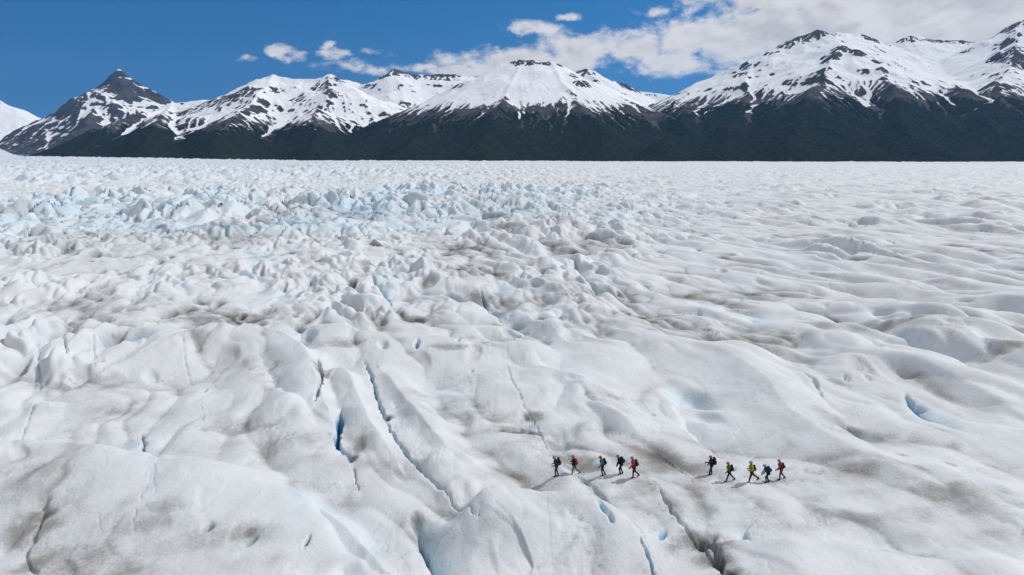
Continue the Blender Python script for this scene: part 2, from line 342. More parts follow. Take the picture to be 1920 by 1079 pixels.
def glacier(x, y):
    """height, dust, blue of clean ice and painted hollow shade at points (flat arrays)"""
    d = np.hypot(x, y); q = x / np.maximum(d, 1)
    # flow coordinates: s along the ridges, t across
    wx = x + 3.0 * fbm(x / 19, y / 19, 2) + 1.2 * perlin(x / 5.5 + 9, y / 5.5); wy = y + 3.5 * fbm(x / 21 + 40, y / 21, 2) + 1.2 * perlin(x / 6 - 5, y / 6 + 3)
    s = wx * FX + wy * FY; t = wx * FY - wy * FX
    near = 1 - sstep(82, 108, d)                     # ground covered by the ridges laid out above
    ser = sstep(185, 260, d) * (1 - sstep(470, 560, d)) * (1 - sstep(-0.10, 0.34, q + 0.14 * fbm(x / 60, y / 60, 2)))
    far = sstep(600, 760, d)
    # rounded mounds with creased runnels between them
    s2 = wx * .52 - wy * .854; t2 = -wx * .854 - wy * .52; rt = sstep(.10, .40, q + .06 * fbm(x / 40, y / 40 + 20, 2))      # to the right the ridges swing across
    mixn = lambda a_, b_: np.abs(a_ * (1 - rt) + b_ * rt)
    b1 = mixn(perlin(t / 9.2, s / 27.0), perlin(t2 / 9.6, s2 / 34.0)); b2 = mixn(perlin(t / 4.7 + 50, s / 12.0 + 7), perlin(t2 / 5.2 + 50, s2 / 19.0 + 7)); b3 = mixn(perlin(t / 2.1 + 8, s / 4.8 + 70), perlin(t2 / 2.3 + 8, s2 / 7.5 + 70))
    soft = lambda b, k: np.sqrt(b * b + k * k) - k
    m1 = soft(b1, .014) ** .88; m2 = soft(b2, .012) ** .88; m3 = soft(b3, .02)
    vary = 0.55 + 0.75 * sstep(-.35, .45, fbm(x / 55 + 5, y / 55 - 3, 2))
    left = 1 - sstep(-.25, .25, q); busy = .35 + 1.25 * sstep(-.15, .35, fbm(x / 38 + 90, y / 38, 2)); m2 = m2 * busy; m3 = m3 * busy
    amp = (1 - near) * vary; lm = left * (1 - .5 * near)
    z = amp * ((3.6 - 2.0 * lm) * m1 + (2.1 - .3 * lm) * m2 + (.55 + .35 * lm) * m3) + near * (1.0 * m1 + 0.42 * m2 + .08 * m3)
    z += (1 - near) * 1.3 * fbm(x / 48, y / 48, 2) + near * 0.35 * fbm(x / 16, y / 16, 2)
    hollow = 1 - np.clip((m1 * 1.2 + m2 * .9) / .55, 0, 1)
    # melt hollows with a sharp lip on the sunny side
    p1, p2, hp, pvx, pvy = worley(t / 7.5 + 3, s / 12.0)
    rr_ = .16 + .22 * RV[hp, 2]; uu = np.sqrt((np.where(pvx > 0, pvx * 1.0, pvx * 1.9)) ** 2 + (pvy * .9) ** 2) / rr_
    pit = (RV[hp, 3] > .45) * (1 - sstep(.25, 1.0, uu)) * (.5 + RV[hp, 4])
    p1, p2, hp, pvx, pvy = worley(t / 4.2 + 30, s / 6.0 + 11)
    rr_ = .13 + .2 * RV[hp, 2]; uu = np.sqrt((np.where(pvx < 0, pvx * .8, pvx * 2.4)) ** 2 + (pvy * .8) ** 2) / rr_
    pit2 = (RV[hp, 3] > .5) * (1 - sstep(.3, 1.0, uu)) * (.4 + RV[hp, 4]) * sstep(-.15, .25, fbm(x / 30 - 40, y / 30, 2))
    z -= pit * (1.3 * (1 - near) * (.4 + .6 * vary) * (1 - .75 * rt) + .22 * near) + pit2 * (.8 * (1 - near) * (1 - .55 * rt) + .10 * near)
    pit = np.maximum(pit, .8 * pit2)
    # tilted blocks split by deep slots
    sx = (x * .93 + y * .36) / 8.4 + .24 * fbm(x / 14, y / 14, 2); sy = (-x * .36 + y * .93) / 11.8 + .22 * fbm(x / 14 + 30, y / 14, 2)
    f1, f2, hid, vx, vy = worley(sx, sy); e = f2 - f1
    blk = np.maximum(facets(sx, sy, 6.6, .95), facets(sx * 1.9 + 5, sy * 1.7, 4.2, .85) - .3)
    big = .55 + .95 * sstep(-.4, .4, fbm(x / 70, y / 70 + 8, 2))
    z = z * (1 - .5 * ser) + ser * big * (np.maximum(blk, .1) - 3.4 * (1 - sstep(.0, .17, e)) * (RV[hid, 5] > .5))
    # broken ice of the upper basin
    if far.max() > 0:
        fxx, fyy = (x / 10.5 + .18 * perlin(x / 12, y / 12), y / 16 + .18 * perlin(x / 12 + 9, y / 12))
        g1, g2, hid2, ux, uy = worley(fxx, fyy)
        fz = np.maximum(facets(fxx, fyy, 9.5, 1.0), 0)
        fw = far * (0.30 + 0.75 * (1 - sstep(-.30, .25, q)))
        z = z * (1 - .4 * far) + fw * fz
    # broad shape: the basin climbs to the left towards the ice field, a low swell far off
    z += 12.0 * sstep(700, 3000, d) * (1 - sstep(-.58, -.25, q)) - 5.0 * sstep(900, 2400, d) * np.exp(-((q + .40) / .16) ** 2)
    z += 60.0 * np.clip((d - 3000) / 3000, 0, 2) * (1 - sstep(-.605, -.575, q))
    z += -6.5 * sstep(1300, 2800, d) * sstep(-.45, -.2, q)
    z += -1.5 * sstep(380, 520, d) * (1 - sstep(640, 800, d)) - 1.0 * near
    # ridges along the route
    idx = np.nonzero(d < 125)[0]
    if len(idx):
        X = x[idx]; Y = y[idx]; wob = .55 * perlin(X / 3.8, Y / 3.8) + 1.0 * perlin(X / 9 + 4, Y / 9)
        acc = np.full(X.shape, -.25)
        for pts, h, wl, wr in RIDGES_W:
            k = boxed(X, Y, pts, max(wl, wr) + 3)
            if not len(k): continue
            dd, sd, par = poly_dist(X[k], Y[k], pts)
            dd = np.maximum(dd + wob[k] * sstep(0.5, 3.0, dd), 0)
            wdt = np.where(sd > 0, wl, wr) * 1.15
            u = np.clip(dd / wdt, 0, 1)
            n = len(pts) - 1; end = sstep(0, .22, par / n) * (1 - sstep(.78, 1, par / n))
            prof = np.where((sd > 0) == (wl > wr), (1 - u * u) ** 1.5, (1 - u) ** 2.0 * (1 + .35 * u))
            acc[k] = smax(acc[k], h * prof * (.35 + .65 * end) - .25, .35)
        z[idx] += .85 * acc * (1 - sstep(96, 118, d[idx]))
    # cracks and pockets
    blue = np.zeros_like(x); runnel = np.zeros_like(x)
    for pts, dp, ws, wl, du, bl in CREASES_W:
        k = boxed(x, y, pts, wl * 2.6)
        if not len(k): continue
        dd, sd, par = poly_dist(x[k] + .35 * perlin(x[k] / 2.2, y[k] / 2.2), y[k] + .35 * perlin(x[k] / 2.2 + 9, y[k] / 2.2), pts); n = len(pts) - 1
        end = sstep(0, .3, par / n) * (1 - sstep(.62, 1, par / n))
        u = dd / np.where(sd > 0, wl, ws)
        f = np.exp(-u * 1.1) * end
        z[k] -= dp * f
        runnel[k] = np.maximum(runnel[k], du * end * np.exp(-(u / 1.1) ** 2)); blue[k] = np.maximum(blue[k], bl * end * np.exp(-(u / .7) ** 2))
    for pts, wd, dp, bl in CRACKS_W:
        k = boxed(x, y, pts, wd * 5 + 1)
        if not len(k): continue
        X = x[k] + .16 * perlin(x[k] / .9, y[k] / .9); Y = y[k] + .16 * perlin(x[k] / .9 + 5, y[k] / .9)
        dd, sd, par = poly_dist(X, Y, pts); n = len(pts) - 1
        end = sstep(0, .12, par / n) * (1 - sstep(.88, 1, par / n)); ww = .72 * wd * (.35 + .65 * end) * (.75 + .6 * perlin(par * .9, par * 0 + wd * 31))
        u = dd / np.maximum(ww, .03)
        z[k] -= dp * (.25 + .75 * end) * (1 - sstep(.35, 1.15, u)) + .10 * dp * np.exp(-(u / 3) ** 2)
        blue[k] = np.maximum(blue[k], bl * (1 - sstep(.75, 1.5, u)) * (.3 + .7 * end))
    for cx, cy, la, lb, dp, bl, hd in POCKETS_W:
        k = np.nonzero((np.abs(x - cx) < la * 3 + 1) & (np.abs(y - cy) < la * 3 + 1))[0]
        if not len(k): continue
        ch, sh = math.cos(R(hd)), math.sin(R(hd))
        dx = x[k] - cx + .2 * lb * perlin(x[k] / lb, y[k] / lb); dy = y[k] - cy
        a = dx * ch + dy * sh; b = -dx * sh + dy * ch
        # steep wall on the sunny side, long shallow side opposite
        b = np.where(b > 0, b * 1.0, b * 1.5)
        u = np.sqrt((a / la) ** 2 + (b / lb) ** 2)
        z[k] -= dp * (1 - sstep(.0, 1.2, u))
        blue[k] = np.maximum(blue[k], bl * (1 - sstep(.5, 1.15, u)))
    # fine relief: sun cups and weathered crust
    fine = (1 - sstep(140, 260, d))
    z += fine * (.022 * fbm(x / .9, y / .9, 3, .6) + .06 * fbm(x / 2.6, y / 2.6, 2))
    cup = sstep(.12, .5, fbm(x / 8 + 70, y / 8, 2)) * fine                     # patches of pitted, sun-cupped crust
    c1 = worley(x / .75, y / .55)[0]; z += cup * .09 * (c1 - .4) - cup * .05
    vein = np.abs(fbm(x / 4.5 + .3 * y / 4.5 + 20, y / 7.5, 4, .55)); z -= fine * .05 * np.exp(-(vein / .018) ** 2) * sstep(-.1, .3, fbm(x / 14, y / 14 + 50, 2))
    # slots between blocks and steep broken faces show clean ice
    slot = ser * (1 - sstep(.02, .19, e)) * (RV[hid, 5] > .5)
    blue = np.maximum(blue, .95 * slot)
    blue = np.maximum(blue, .46 * ser * sstep(-.5, .4, fbm(x / 40 + 3, y / 40, 2)))
    if far.max() > 0: blue = np.maximum(blue, far * (1 - sstep(-.45, .25, q)) * (.13 + .5 * (1 - sstep(.0, .22, g2 - g1))))
    # dust
    band = fbm(t / 9.0, s / 60.0, 4, .6) * (1 - rt) + rt * fbm(t2 / 10.0 + 4, s2 / 80.0, 4, .6)
    dust = np.zeros_like(x)
    for cx, cy, lx, ly, am in DUST_W:
        k = np.nonzero((np.abs(x - cx) < lx * 2.6) & (np.abs(y - cy) < ly * 2.6))[0]
        if not len(k): continue
        u = np.sqrt(((x[k] - cx) / lx) ** 2 + ((y[k] - cy) / ly) ** 2)
        u = u + .5 * fbm(x[k] / 3.0, y[k] / 3.0, 3)
        dust[k] = np.maximum(dust[k], am * (1 - sstep(.25, 1.5, u)))
    gen = sstep(-.05, .55, band + .55 * hollow - .06) * (1.0 - .75 * sstep(380, 560, d)) * (1 - .35 * sstep(.1, .5, q) * sstep(90, 200, d))
    spots = sstep(.18, .55, fbm(x / 5.5, y / 5.5, 3) + .45 * hollow - .28)
    dust = 1.45 * dust * (.35 + .75 * sstep(-.5, .35, fbm(x / 2.4, y / 2.4, 3))) * (.55 + .6 * hollow) + (.55 + .45 * (1 - near)) * gen * (.35 + .65 * spots)
    cr = np.exp(-(b1 / .055) ** 2) * sstep(-.25, .3, band + .15) + .7 * np.exp(-(b2 / .06) ** 2) * sstep(-.1, .4, band + .1)
    dust = dust + cr * (.6 - .25 * near) * (1 - .8 * sstep(260, 480, d)) * (.3 + .7 * sstep(-.3, .4, fbm(x / 3.1 + 60, y / 3.1, 3)))
    blue = np.maximum(blue, (.34 * np.exp(-(b1 / .10) ** 2) + .22 * np.exp(-(b2 / .10) ** 2)) * sstep(.35, -.25, band) * (1 - .45 * near) * sstep(-.35, .25, fbm(x / 12 + 77, y / 12, 2)))  # bluish shade of hollows and creases, painted into the ice colour
    dust = dust + runnel * (.4 + .6 * sstep(-.4, .4, fbm(x / 1.8, y / 1.8, 3)))
    for cx, cy, lx, ly, am in SILT_W:
        k = np.nonzero((np.abs(x - cx) < lx * 3) & (np.abs(y - cy) < ly * 3))[0]
        if not len(k): continue
        u = np.sqrt(((x[k] - cx) / lx) ** 2 + ((y[k] - cy) / ly) ** 2) + .7 * fbm(x[k] / 1.6, y[k] / 1.1, 4, .6)
        dust[k] = np.maximum(dust[k], 1.45 * am * (1 - sstep(.2, 1.6, u))); z[k] -= .22 * min(ly, 2.0) * (1 - sstep(.0, 1.7, u))
    dust = dust + .6 * pit * (1 - .8 * near) * (1 - sstep(300, 500, d)) * sstep(-.25, .2, band + .2) + .35 * cup * sstep(-.3, .4, fbm(x / 1.3, y / 1.3, 2)) * (1 - sstep(.2, .45, c1))
    return z, np.clip(dust, 0, 1.5), np.clip(blue, 0, 1)

def glacier_z(px, py):
    z, a, b = glacier(np.array([px], float), np.array([py], float)); return float(z[0])

def on_ice(px, py):
    """the point of the ice seen in a direction of the photo"""
    dv = pix_dir(px, py); ks = np.linspace(30, 140, 1200)
    z, a, b = glacier(dv.x * ks, dv.y * ks)
    hit = np.nonzero(CAM_H + dv.z * ks < z)[0][0]; k = ks[hit]
    return Vector((dv.x * k, dv.y * k, float(z[hit])))

def mesh_grid(name, X, Y, Z, attrs, smooth=True, keep=None):
    nr, nc = X.shape
    co = np.stack([X, Y, Z], -1).reshape(-1, 3).astype(np.float32)
    i = np.arange(nr * nc).reshape(nr, nc)
    f = np.stack([i[:-1, :-1], i[:-1, 1:], i[1:, 1:], i[1:, :-1]], -1).reshape(-1, 4)
    if keep is not None:
        kf = keep.reshape(-1)[f].all(1); f = f[kf]
        used = np.unique(f); remap = np.zeros(nr * nc, np.int64); remap[used] = np.arange(len(used))
        f = remap[f]; co = co[used]; attrs = {k: v.reshape(-1)[used] for k, v in attrs.items()}
    me = bpy.data.meshes.new(name)
    me.vertices.add(len(co)); me.vertices.foreach_set('co', co.ravel())
    me.loops.add(f.size); me.loops.foreach_set('vertex_index', f.ravel().astype(np.int32))
    me.polygons.add(len(f)); me.polygons.foreach_set('loop_start', np.arange(0, f.size, 4, dtype=np.int32))
    me.polygons.foreach_set('loop_total', np.full(len(f), 4, np.int32))
    me.polygons.foreach_set('use_smooth', np.full(len(f), smooth, bool))
    me.update(calc_edges=True)
    for k, v in attrs.items():
        at = me.attributes.new(k, 'FLOAT', 'POINT'); at.data.foreach_set('value', v.reshape(-1).astype(np.float32))
    ob = bpy.data.objects.new(name, me); COL.objects.link(ob); return ob

def material(name):
    m = bpy.data.materials.new(name); m.use_nodes = True; t = NT(m.node_tree)
    b = next(n for n in t.n if n.type == 'BSDF_PRINCIPLED'); return m, t, b

# --- ice material: white weathered crust, rock dust, clean blue ice and blue shade painted in hollows
ICE, t, b = material('weathered_ice')
pos = t.node('ShaderNodeNewGeometry').outputs['Position']
n1 = t.noise(pos, 1.7, 6, .65); n2 = t.noise(pos, 9.0, 4, .7); n3 = t.noise(pos, .22, 4, .55)
dustv = t.attr('dust'); bluev = t.attr('blue')
crust = t.mix(t.step(n3, .35, .65), (.632, .657, .683), (.582, .602, .62))
crust = t.mix(t.math('MULTIPLY', t.step(n2, .50, .75), .22), crust, (.47, .465, .455))
dm = t.math('MULTIPLY', t.math('ADD', dustv, t.math('MULTIPLY_ADD', n1, .5, -.25)), 1.0)
dm = t.step(t.math('ADD', dm, t.math('MULTIPLY', t.math('MULTIPLY_ADD', t.noise(pos, 5.5, 3, .75), .9, -.45), t.step(dustv, 0.02, .5))), .0, 1.12)
dcol = t.mix(t.step(dustv, 1.0, 1.5), t.mix(n2, (.16, .15, .14), (.30, .285, .268)), (.06, .056, .052))
c = t.mix(t.math('MULTIPLY', dm, .92), crust, dcol)
c = t.mix(t.math('MULTIPLY', bluev, .95), c, t.mix(t.step(bluev, .3, 1.0), (.44, .66, .78), (.07, .33, .58)))
t.l.new(c, b.inputs['Base Color'])
t.put(b.inputs['Roughness'], t.math('MULTIPLY_ADD', bluev, -.35, .75)); b.inputs['Specular IOR Level'].default_value = .3
bp = t.node('ShaderNodeBump'); bp.inputs['Strength'].default_value = .55; bp.inputs['Distance'].default_value = .12
t.l.new(t.math('ADD', t.noise(pos, 3.2, 7, .68), t.math('MULTIPLY', t.noise(pos, .9, 3, .6), .8)), bp.inputs['Height']); t.l.new(bp.outputs[0], b.inputs['Normal'])

rows = [22.0]
while rows[-1] < 9000:
    r0 = rows[-1]; rows.append(r0 + r0 * (.0044 if r0 < 560 else .0052 if r0 < 1500 else .009 if r0 < 3300 else .04))
rr = np.array(rows); aa = np.linspace(R(-45), R(45), 1060)
RR, AA = np.meshgrid(rr, aa, indexing='ij')
GXX = (RR * np.sin(AA)); GYY = (RR * np.cos(AA))
gz, gd, gb = glacier(GXX.ravel(), GYY.ravel())
# the sheet dives under the valley side where the mountains begin
glac = mesh_grid('glacier', GXX, GYY, gz.reshape(RR.shape), {'dust': gd, 'blue': gb})
glac.data.materials.append(ICE); glac['kind'] = 'structure'; glac['label'] = 'white hummocky glacier with dusty runnels and blue crevasses'

# ------------------------------------------------------------------ mountains beyond the ice
def bilin(h, x, y):
    ix = np.clip(x.astype(np.int64), 0, h.shape[1] - 2); iy = np.clip(y.astype(np.int64), 0, h.shape[0] - 2)
    fx = x - ix; fy = y - iy
    a = h[iy, ix]; b = h[iy, ix + 1]; c = h[iy + 1, ix]; d = h[iy + 1, ix + 1]
    z = a * (1 - fx) * (1 - fy) + b * fx * (1 - fy) + c * (1 - fx) * fy + d * fx * fy
    return z, (b - a) * (1 - fy) + (d - c) * fy, (c - a) * (1 - fx) + (d - b) * fx, ix, iy, fx, fy

def erode(h, n, steps, rng, rate=.32, cap=5.0):
    """many water drops run down the slope together and cut gullies; returns how often water passed"""
    ny, nx = h.shape; flow = np.zeros_like(h)
    x = rng.rand(n) * (nx - 2); y = rng.rand(n) * (ny - 2)
    dx = np.zeros(n); dy = np.zeros(n); sed = np.zeros(n); v = np.ones(n); wat = np.ones(n); live = np.ones(n, bool)
    for _ in range(steps):
        z, gx, gy, ix, iy, fx, fy = bilin(h, x, y)
        dx = dx * .25 - gx * .75; dy = dy * .25 - gy * .75
        L = np.sqrt(dx * dx + dy * dy) + 1e-9; dx /= L; dy /= L
        nx_ = x + dx; ny_ = y + dy
        live &= (nx_ > 0) & (ny_ > 0) & (nx_ < nx - 2) & (ny_ < ny - 2)
        if not live.any(): break
        nx_ = np.clip(nx_, 0, nx - 2.001); ny_ = np.clip(ny_, 0, ny - 2.001)
        z2 = bilin(h, nx_, ny_)[0]; dz = z2 - z
        c = np.maximum(-dz, .05) * v * wat * cap * .2
        drop = np.where(dz > 0, np.minimum(dz, sed), np.where(sed > c, (sed - c) * .15, -np.minimum((c - sed) * rate, np.maximum(-dz, 0))))
        drop = np.where(live, drop, 0)
        for ox, oy, wt in ((0, 0, (1 - fx) * (1 - fy)), (1, 0, fx * (1 - fy)), (0, 1, (1 - fx) * fy), (1, 1, fx * fy)):
            h += np.bincount((iy + oy) * nx + ix + ox, drop * wt * .5, nx * ny).reshape(h.shape)
        flow += np.bincount(iy * nx + ix, live * wat, nx * ny).reshape(h.shape)
        sed -= drop; v = np.sqrt(np.maximum(v * v - dz * .02, .01)); v = np.minimum(v, 3); wat *= .985
        x, y = nx_, ny_
    return flow

def blur(a, n=1):
    for _ in range(n):
        p = np.pad(a, 1, mode='edge'); a = (p[:-2, 1:-1] + p[2:, 1:-1] + p[1:-1, :-2] + p[1:-1, 2:] + 4 * p[1:-1, 1:-1]) / 8
    return a

MTN, t, b = material('mountain_side')
pos = t.node('ShaderNodeNewGeometry').outputs['Position']
sn = t.attr('snow'); fo = t.attr('forest')
nr = t.noise(pos, .012, 7, .65); nf = t.noise(pos, .045, 5, .7)
strata = t.node('ShaderNodeMapping'); strata.inputs['Scale'].default_value = (.003, .003, .05); t.l.new(pos, strata.inputs['Vector'])
ns = t.noise(strata.outputs[0], 1.0, 5, .65, .6)
rock = t.mix(t.step(t.math('ADD', nr, t.math('MULTIPLY', ns, .6)), .55, 1.05), (.034, .034, .037), (.095, .09, .088))
wood = t.mix(t.step(nf, .35, .7), (.008, .013, .011), (.026, .033, .023))
wood = t.mix(t.step(nr, .5, .72), wood, (.028, .027, .019))
g = t.mix(t.step(t.math('ADD', fo, t.math('MULTIPLY_ADD', nf, .5, -.25)), .35, .65), rock, wood)
sm = t.step(t.math('ADD', sn, t.math('ADD', t.math('MULTIPLY_ADD', nf, .5, -.25), t.math('MULTIPLY_ADD', nr, .5, -.25))), .40, .60)
g = t.mix(sm, g, (.80, .82, .85))
t.l.new(g, b.inputs['Base Color']); b.inputs['Roughness'].default_value = .85; b.inputs['Specular IOR Level'].default_value = .0
bp = t.node('ShaderNodeBump'); bp.inputs['Strength'].default_value = .6; bp.inputs['Distance'].default_value = 9.0
t.l.new(t.math('ADD', nf, t.math('MULTIPLY', t.math('MULTIPLY', ns, t.math('SUBTRACT', 1.0, sm)), .6)), bp.inputs['Height']); t.l.new(bp.outputs[0], b.inputs['Normal'])

WOOD, t, b = material('southern_beech_forest')
pos = t.node('ShaderNodeNewGeometry').outputs['Position']
nf = t.noise(pos, .05, 5, .75); nr = t.noise(pos, .006, 4, .6)
wood = t.mix(t.step(nf, .35, .7), (.008, .013, .011), (.025, .033, .022))
wood = t.mix(t.math('MULTIPLY', t.step(nr, .5, .68), .8), wood, (.027, .026, .017))
t.l.new(wood, b.inputs['Base Color']); b.inputs['Roughness'].default_value = .9; b.inputs['Specular IOR Level'].default_value = .0

FOREST = []
CRAGS = {'central_mountain': [(990, 116, 5080, 70), (1020, 117, 5080, 60), (1045, 124, 5050, 40), (965, 120, 5080, 45), (880, 156, 5060, 40), (1075, 150, 4900, 50), (860, 168, 4950, 50), (1090, 168, 4700, 60)],
         'twin_ridge_peak': [(738, 138, 7450, 150), (715, 150, 7400, 90), (775, 140, 7550, 80), (815, 143, 7600, 120), (850, 145, 7650, 90), (700, 152, 7480, 50), (680, 160, 7450, 40)],
         'saddle_peak': [(1095, 138, 7950, 110), (1170, 166, 7950, 110), (1190, 174, 7950, 70), (1135, 155, 7950, 60)],
         'long_snow_mountain': [(380, 196, 5250, 110), (430, 196, 5250, 130), (465, 200, 5200, 80), (350, 205, 5200, 80), (600, 168, 5400, 80), (620, 185, 5250, 70), (520, 165, 5350, 70), (560, 180, 5200, 80), (640, 158, 5560, 60), (250, 222, 5000, 80)],
         'right_massif': [(1500, 76, 5650, 110), (1525, 64, 5680, 90), (1545, 74, 5700, 90), (1470, 90, 5600, 90), (1440, 104, 5550, 60), (1575, 92, 4980, 90), (1600, 98, 4880, 90), (1555, 110, 4850, 80), (1640, 118, 4680, 60), (1400, 126, 5450, 70), (1385, 140, 5300, 60),
                          (1630, 76, 6400, 90), (1655, 82, 6450, 70), (1705, 75, 6450, 110), (1750, 78, 6450, 110), (1790, 80, 6450, 110), (1820, 84, 6380, 60), (1870, 74, 5950, 90), (1900, 64, 5850, 110), (1885, 100, 5200, 130), (1915, 110, 5000, 120), (1850, 90, 5900, 70)]}
def mountain(name, label, ridges, zb, cell, seed, snowline, band, tree, k=2.4, expo=1.25, rough=1.0, near_y=None, cliffs=1.0, ypad=500, xpad=900):
    """ridges: list of (points seen in the photo with their distance); the slopes fall from them to the valley"""
    rng = np.random.RandomState(seed)
    segs = [[far_pt(*p) for p in r] for r in ridges]
    allp = [p for r in segs for p in r]
    x0 = min(p.x for p in allp) - xpad; x1 = max(p.x for p in allp) + xpad
    y0 = near_y or min(p.y for p in allp) - 1200; y1 = max(p.y for p in allp) + ypad
    xs = np.arange(x0, x1, cell); ys = np.arange(y0, y1, cell)
    X, Y = np.meshgrid(xs, ys); sh = X.shape; X = X.ravel(); Y = Y.ravel()
    o = seed * 13.7
    wx = X + 60 * rough * fbm(X / 420 + o, Y / 420, 4); wy = Y + 70 * rough * fbm(X / 380, Y / 380 + o, 4)
    Z = np.full(X.shape, float(zb))
    for r in segs:
        for p, q in zip(r[:-1], r[1:]):
            ex, ey = q.x - p.x, q.y - p.y; L2 = ex * ex + ey * ey
            tt = np.clip(((wx - p.x) * ex + (wy - p.y) * ey) / L2, 0, 1)
            dd = np.hypot(wx - p.x - tt * ex, wy - p.y - tt * ey)
            zc = p.z + tt * (q.z - p.z) - zb
            u = np.clip(dd / (k * np.maximum(zc, 5)), 0, 1)
            Z = smax(Z, zb + zc * (1 - u) ** expo, 14.0)
    up = np.clip((Z - zb) / 170, 0, 1)
    Z = Z + up * rough * (58 * (ridged(X / 520 + o, Y / 520, 4, .42) - .62) + 7 * fbm(X / 70, Y / 70 + o, 3))
    H = Z.reshape(sh) / cell
    fl = np.zeros(sh)
    for i in range(2):
        fl += erode(H, int(H.size * .34), 100, rng)
    H = np.maximum(H, (zb - 30) / cell); Z = H * cell; Z = .65 * Z + .35 * blur(Z, 1)
    gy_, gx_ = np.gradient(Z, cell); slope = np.hypot(gx_, gy_)
    gully = np.clip(np.log1p(blur(fl, 1)) / 5.0, 0, 1.2)
    conc = np.clip((blur(Z, 14) - Z) / 14.0, -1.2, 1.2)
    Xg = X.reshape(sh); Yg = Y.reshape(sh)
    nz = fbm(X / 230 + o, Y / 230, 5, .6).reshape(sh)
    st = fbm(Z.ravel() / 46 + X / 900, X / 1500 + o, 3).reshape(sh)
    lf = np.log1p(fl); streak = np.clip((blur(lf, 1) - blur(lf, 7)) / .7, -1, 1.2)
    nz2 = fbm(X / 75 + o, Y / 75, 4, .6).reshape(sh)
    snow = (Z - snowline) / band + 1.0 * conc + .38 * streak + .3 * (gully - .45) + .85 * nz + .3 * nz2
    snow = snow + 1.1 * sstep(.72, 1.0, gully) * sstep(snowline - 190, snowline - 20, Z) * sstep(-.1, .3, nz + .1)
    high = sstep(snowline - band * .2, snowline + band * .9, Z)
    crag = cliffs * (sstep(.66, 1.05, slope + .40 * st + .35 * nz2 + .2 * nz) * 1.35 + .55 * np.clip(-conc, 0, 1) * sstep(.05, .5, nz2 + st))
    snow = np.clip(.5 + .55 * np.clip(snow, -2, 2), -.2, 1.25) - crag * (.55 + .45 * high) * .9
    for cpx, cpy, cY, cr in CRAGS.get(name, ()):                     # bare rock outcrops on the crests
        c = far_pt(cpx, cpy, cY); rr2 = np.hypot((Xg - c.x) * .8, (Yg - c.y) * .6) / cr + .9 * nz2 + .7 * st
        snow = snow - 1.1 * (1 - sstep(.2, 1.15, rr2)) * (1 - .85 * sstep(.1, .6, streak + .5 * nz2 + .4 * conc))
    fo = np.clip(.5 + (tree - Z) / 95 + 1.3 * nz + .5 * nz2 - .6 * streak - .5 * sstep(.7, 1.0, gully), 0, 1)
    ob = mesh_grid(name, Xg, Yg, Z, {'snow': snow, 'forest': fo})
    ob.data.materials.append(MTN); ob['kind'] = 'structure'; ob['label'] = label
    if tree > 60: FOREST.append((Xg, Yg, Z, fo, snow, name.replace('_', ' ')))
    return ob

mountain('snow_slope', 'snow slope of the ice field at the far left',
         [[(-260, 120, 9800), (-120, 150, 9600), (0, 190, 9400), (30, 206, 9300), (66, 240, 9000)]], 40, 22, 3, 120, 160, -50, k=2.6, rough=.8, near_y=7600, cliffs=.8)
mountain('pointed_peak', 'dark pointed rock peak streaked with snow',
         [[(40, 270, 7600), (62, 234, 8000), (90, 214, 8200), (150, 206, 8200), (176, 182, 8200), (208, 158, 8200), (224, 131, 8200), (244, 145, 8200), (266, 154, 8200), (290, 176, 8200), (322, 197, 8100), (420, 230, 8000)],
          [(224, 141, 8200), (190, 190, 7700), (150, 240, 7000), (100, 290, 6400)], [(90, 214, 8200), (75, 250, 7500), (70, 285, 6800)]],
         20, 15, 5, 310, 480, -50, k=1.5, expo=1.12, rough=1.5, near_y=5600, cliffs=1.25, xpad=500)
mountain('twin_ridge_peak', 'dark ridged peak above a snow basin',
         [[(560, 165, 7300), (640, 152, 7400), (680, 157, 7500), (702, 148, 7500), (720, 140, 7500), (742, 130, 7500), (790, 138, 7600), (850, 140, 7700), (885, 144, 7700), (960, 160, 7700)],
          [(742, 130, 7500), (760, 190, 6800), (735, 240, 6000)], [(885, 144, 7700), (830, 185, 6800)]],
         10, 15, 7, 250, 200, -50, k=2.2, rough=.9, near_y=5200, cliffs=1.05, xpad=500)
mountain('saddle_peak', 'small rocky summit and snow saddle behind the central mountain',
         [[(1020, 150, 8000), (1070, 137, 8000), (1098, 131, 8000), (1114, 134, 8000), (1135, 149, 8000), (1172, 160, 8000), (1198, 172, 8000), (1232, 177, 8000), (1262, 179, 8000), (1300, 170, 8000), (1350, 150, 8000), (1420, 130, 8000)],
          [(1098, 131, 8000), (1160, 190, 7200)], [(1300, 170, 8000), (1260, 215, 7000)]],
         40, 15, 9, 180, 200, -50, k=2.2, rough=.7, near_y=5800, cliffs=1.0, xpad=400)
mountain('long_snow_mountain', 'long snow covered mountain with wooded foot on the left',
         [[(120, 300, 3900), (180, 258, 4500), (240, 222, 5000), (320, 198, 5400), (392, 184, 5500), (440, 170, 5550), (482, 151, 5600), (512, 141, 5600), (548, 147, 5600), (602, 149, 5600), (626, 143, 5600), (648, 152, 5600), (672, 170, 5400), (700, 215, 5000), (712, 252, 4600)],
          [(512, 141, 5600), (470, 190, 5000), (420, 235, 4300), (400, 275, 3600)], [(626, 143, 5600), (600, 200, 4900), (585, 245, 4200), (590, 280, 3600)],
          [(320, 198, 5400), (290, 235, 4500), (270, 275, 3700)]],
         -45, 9, 11, 235, 120, 190, k=2.5, rough=.95, near_y=2700, cliffs=.9)
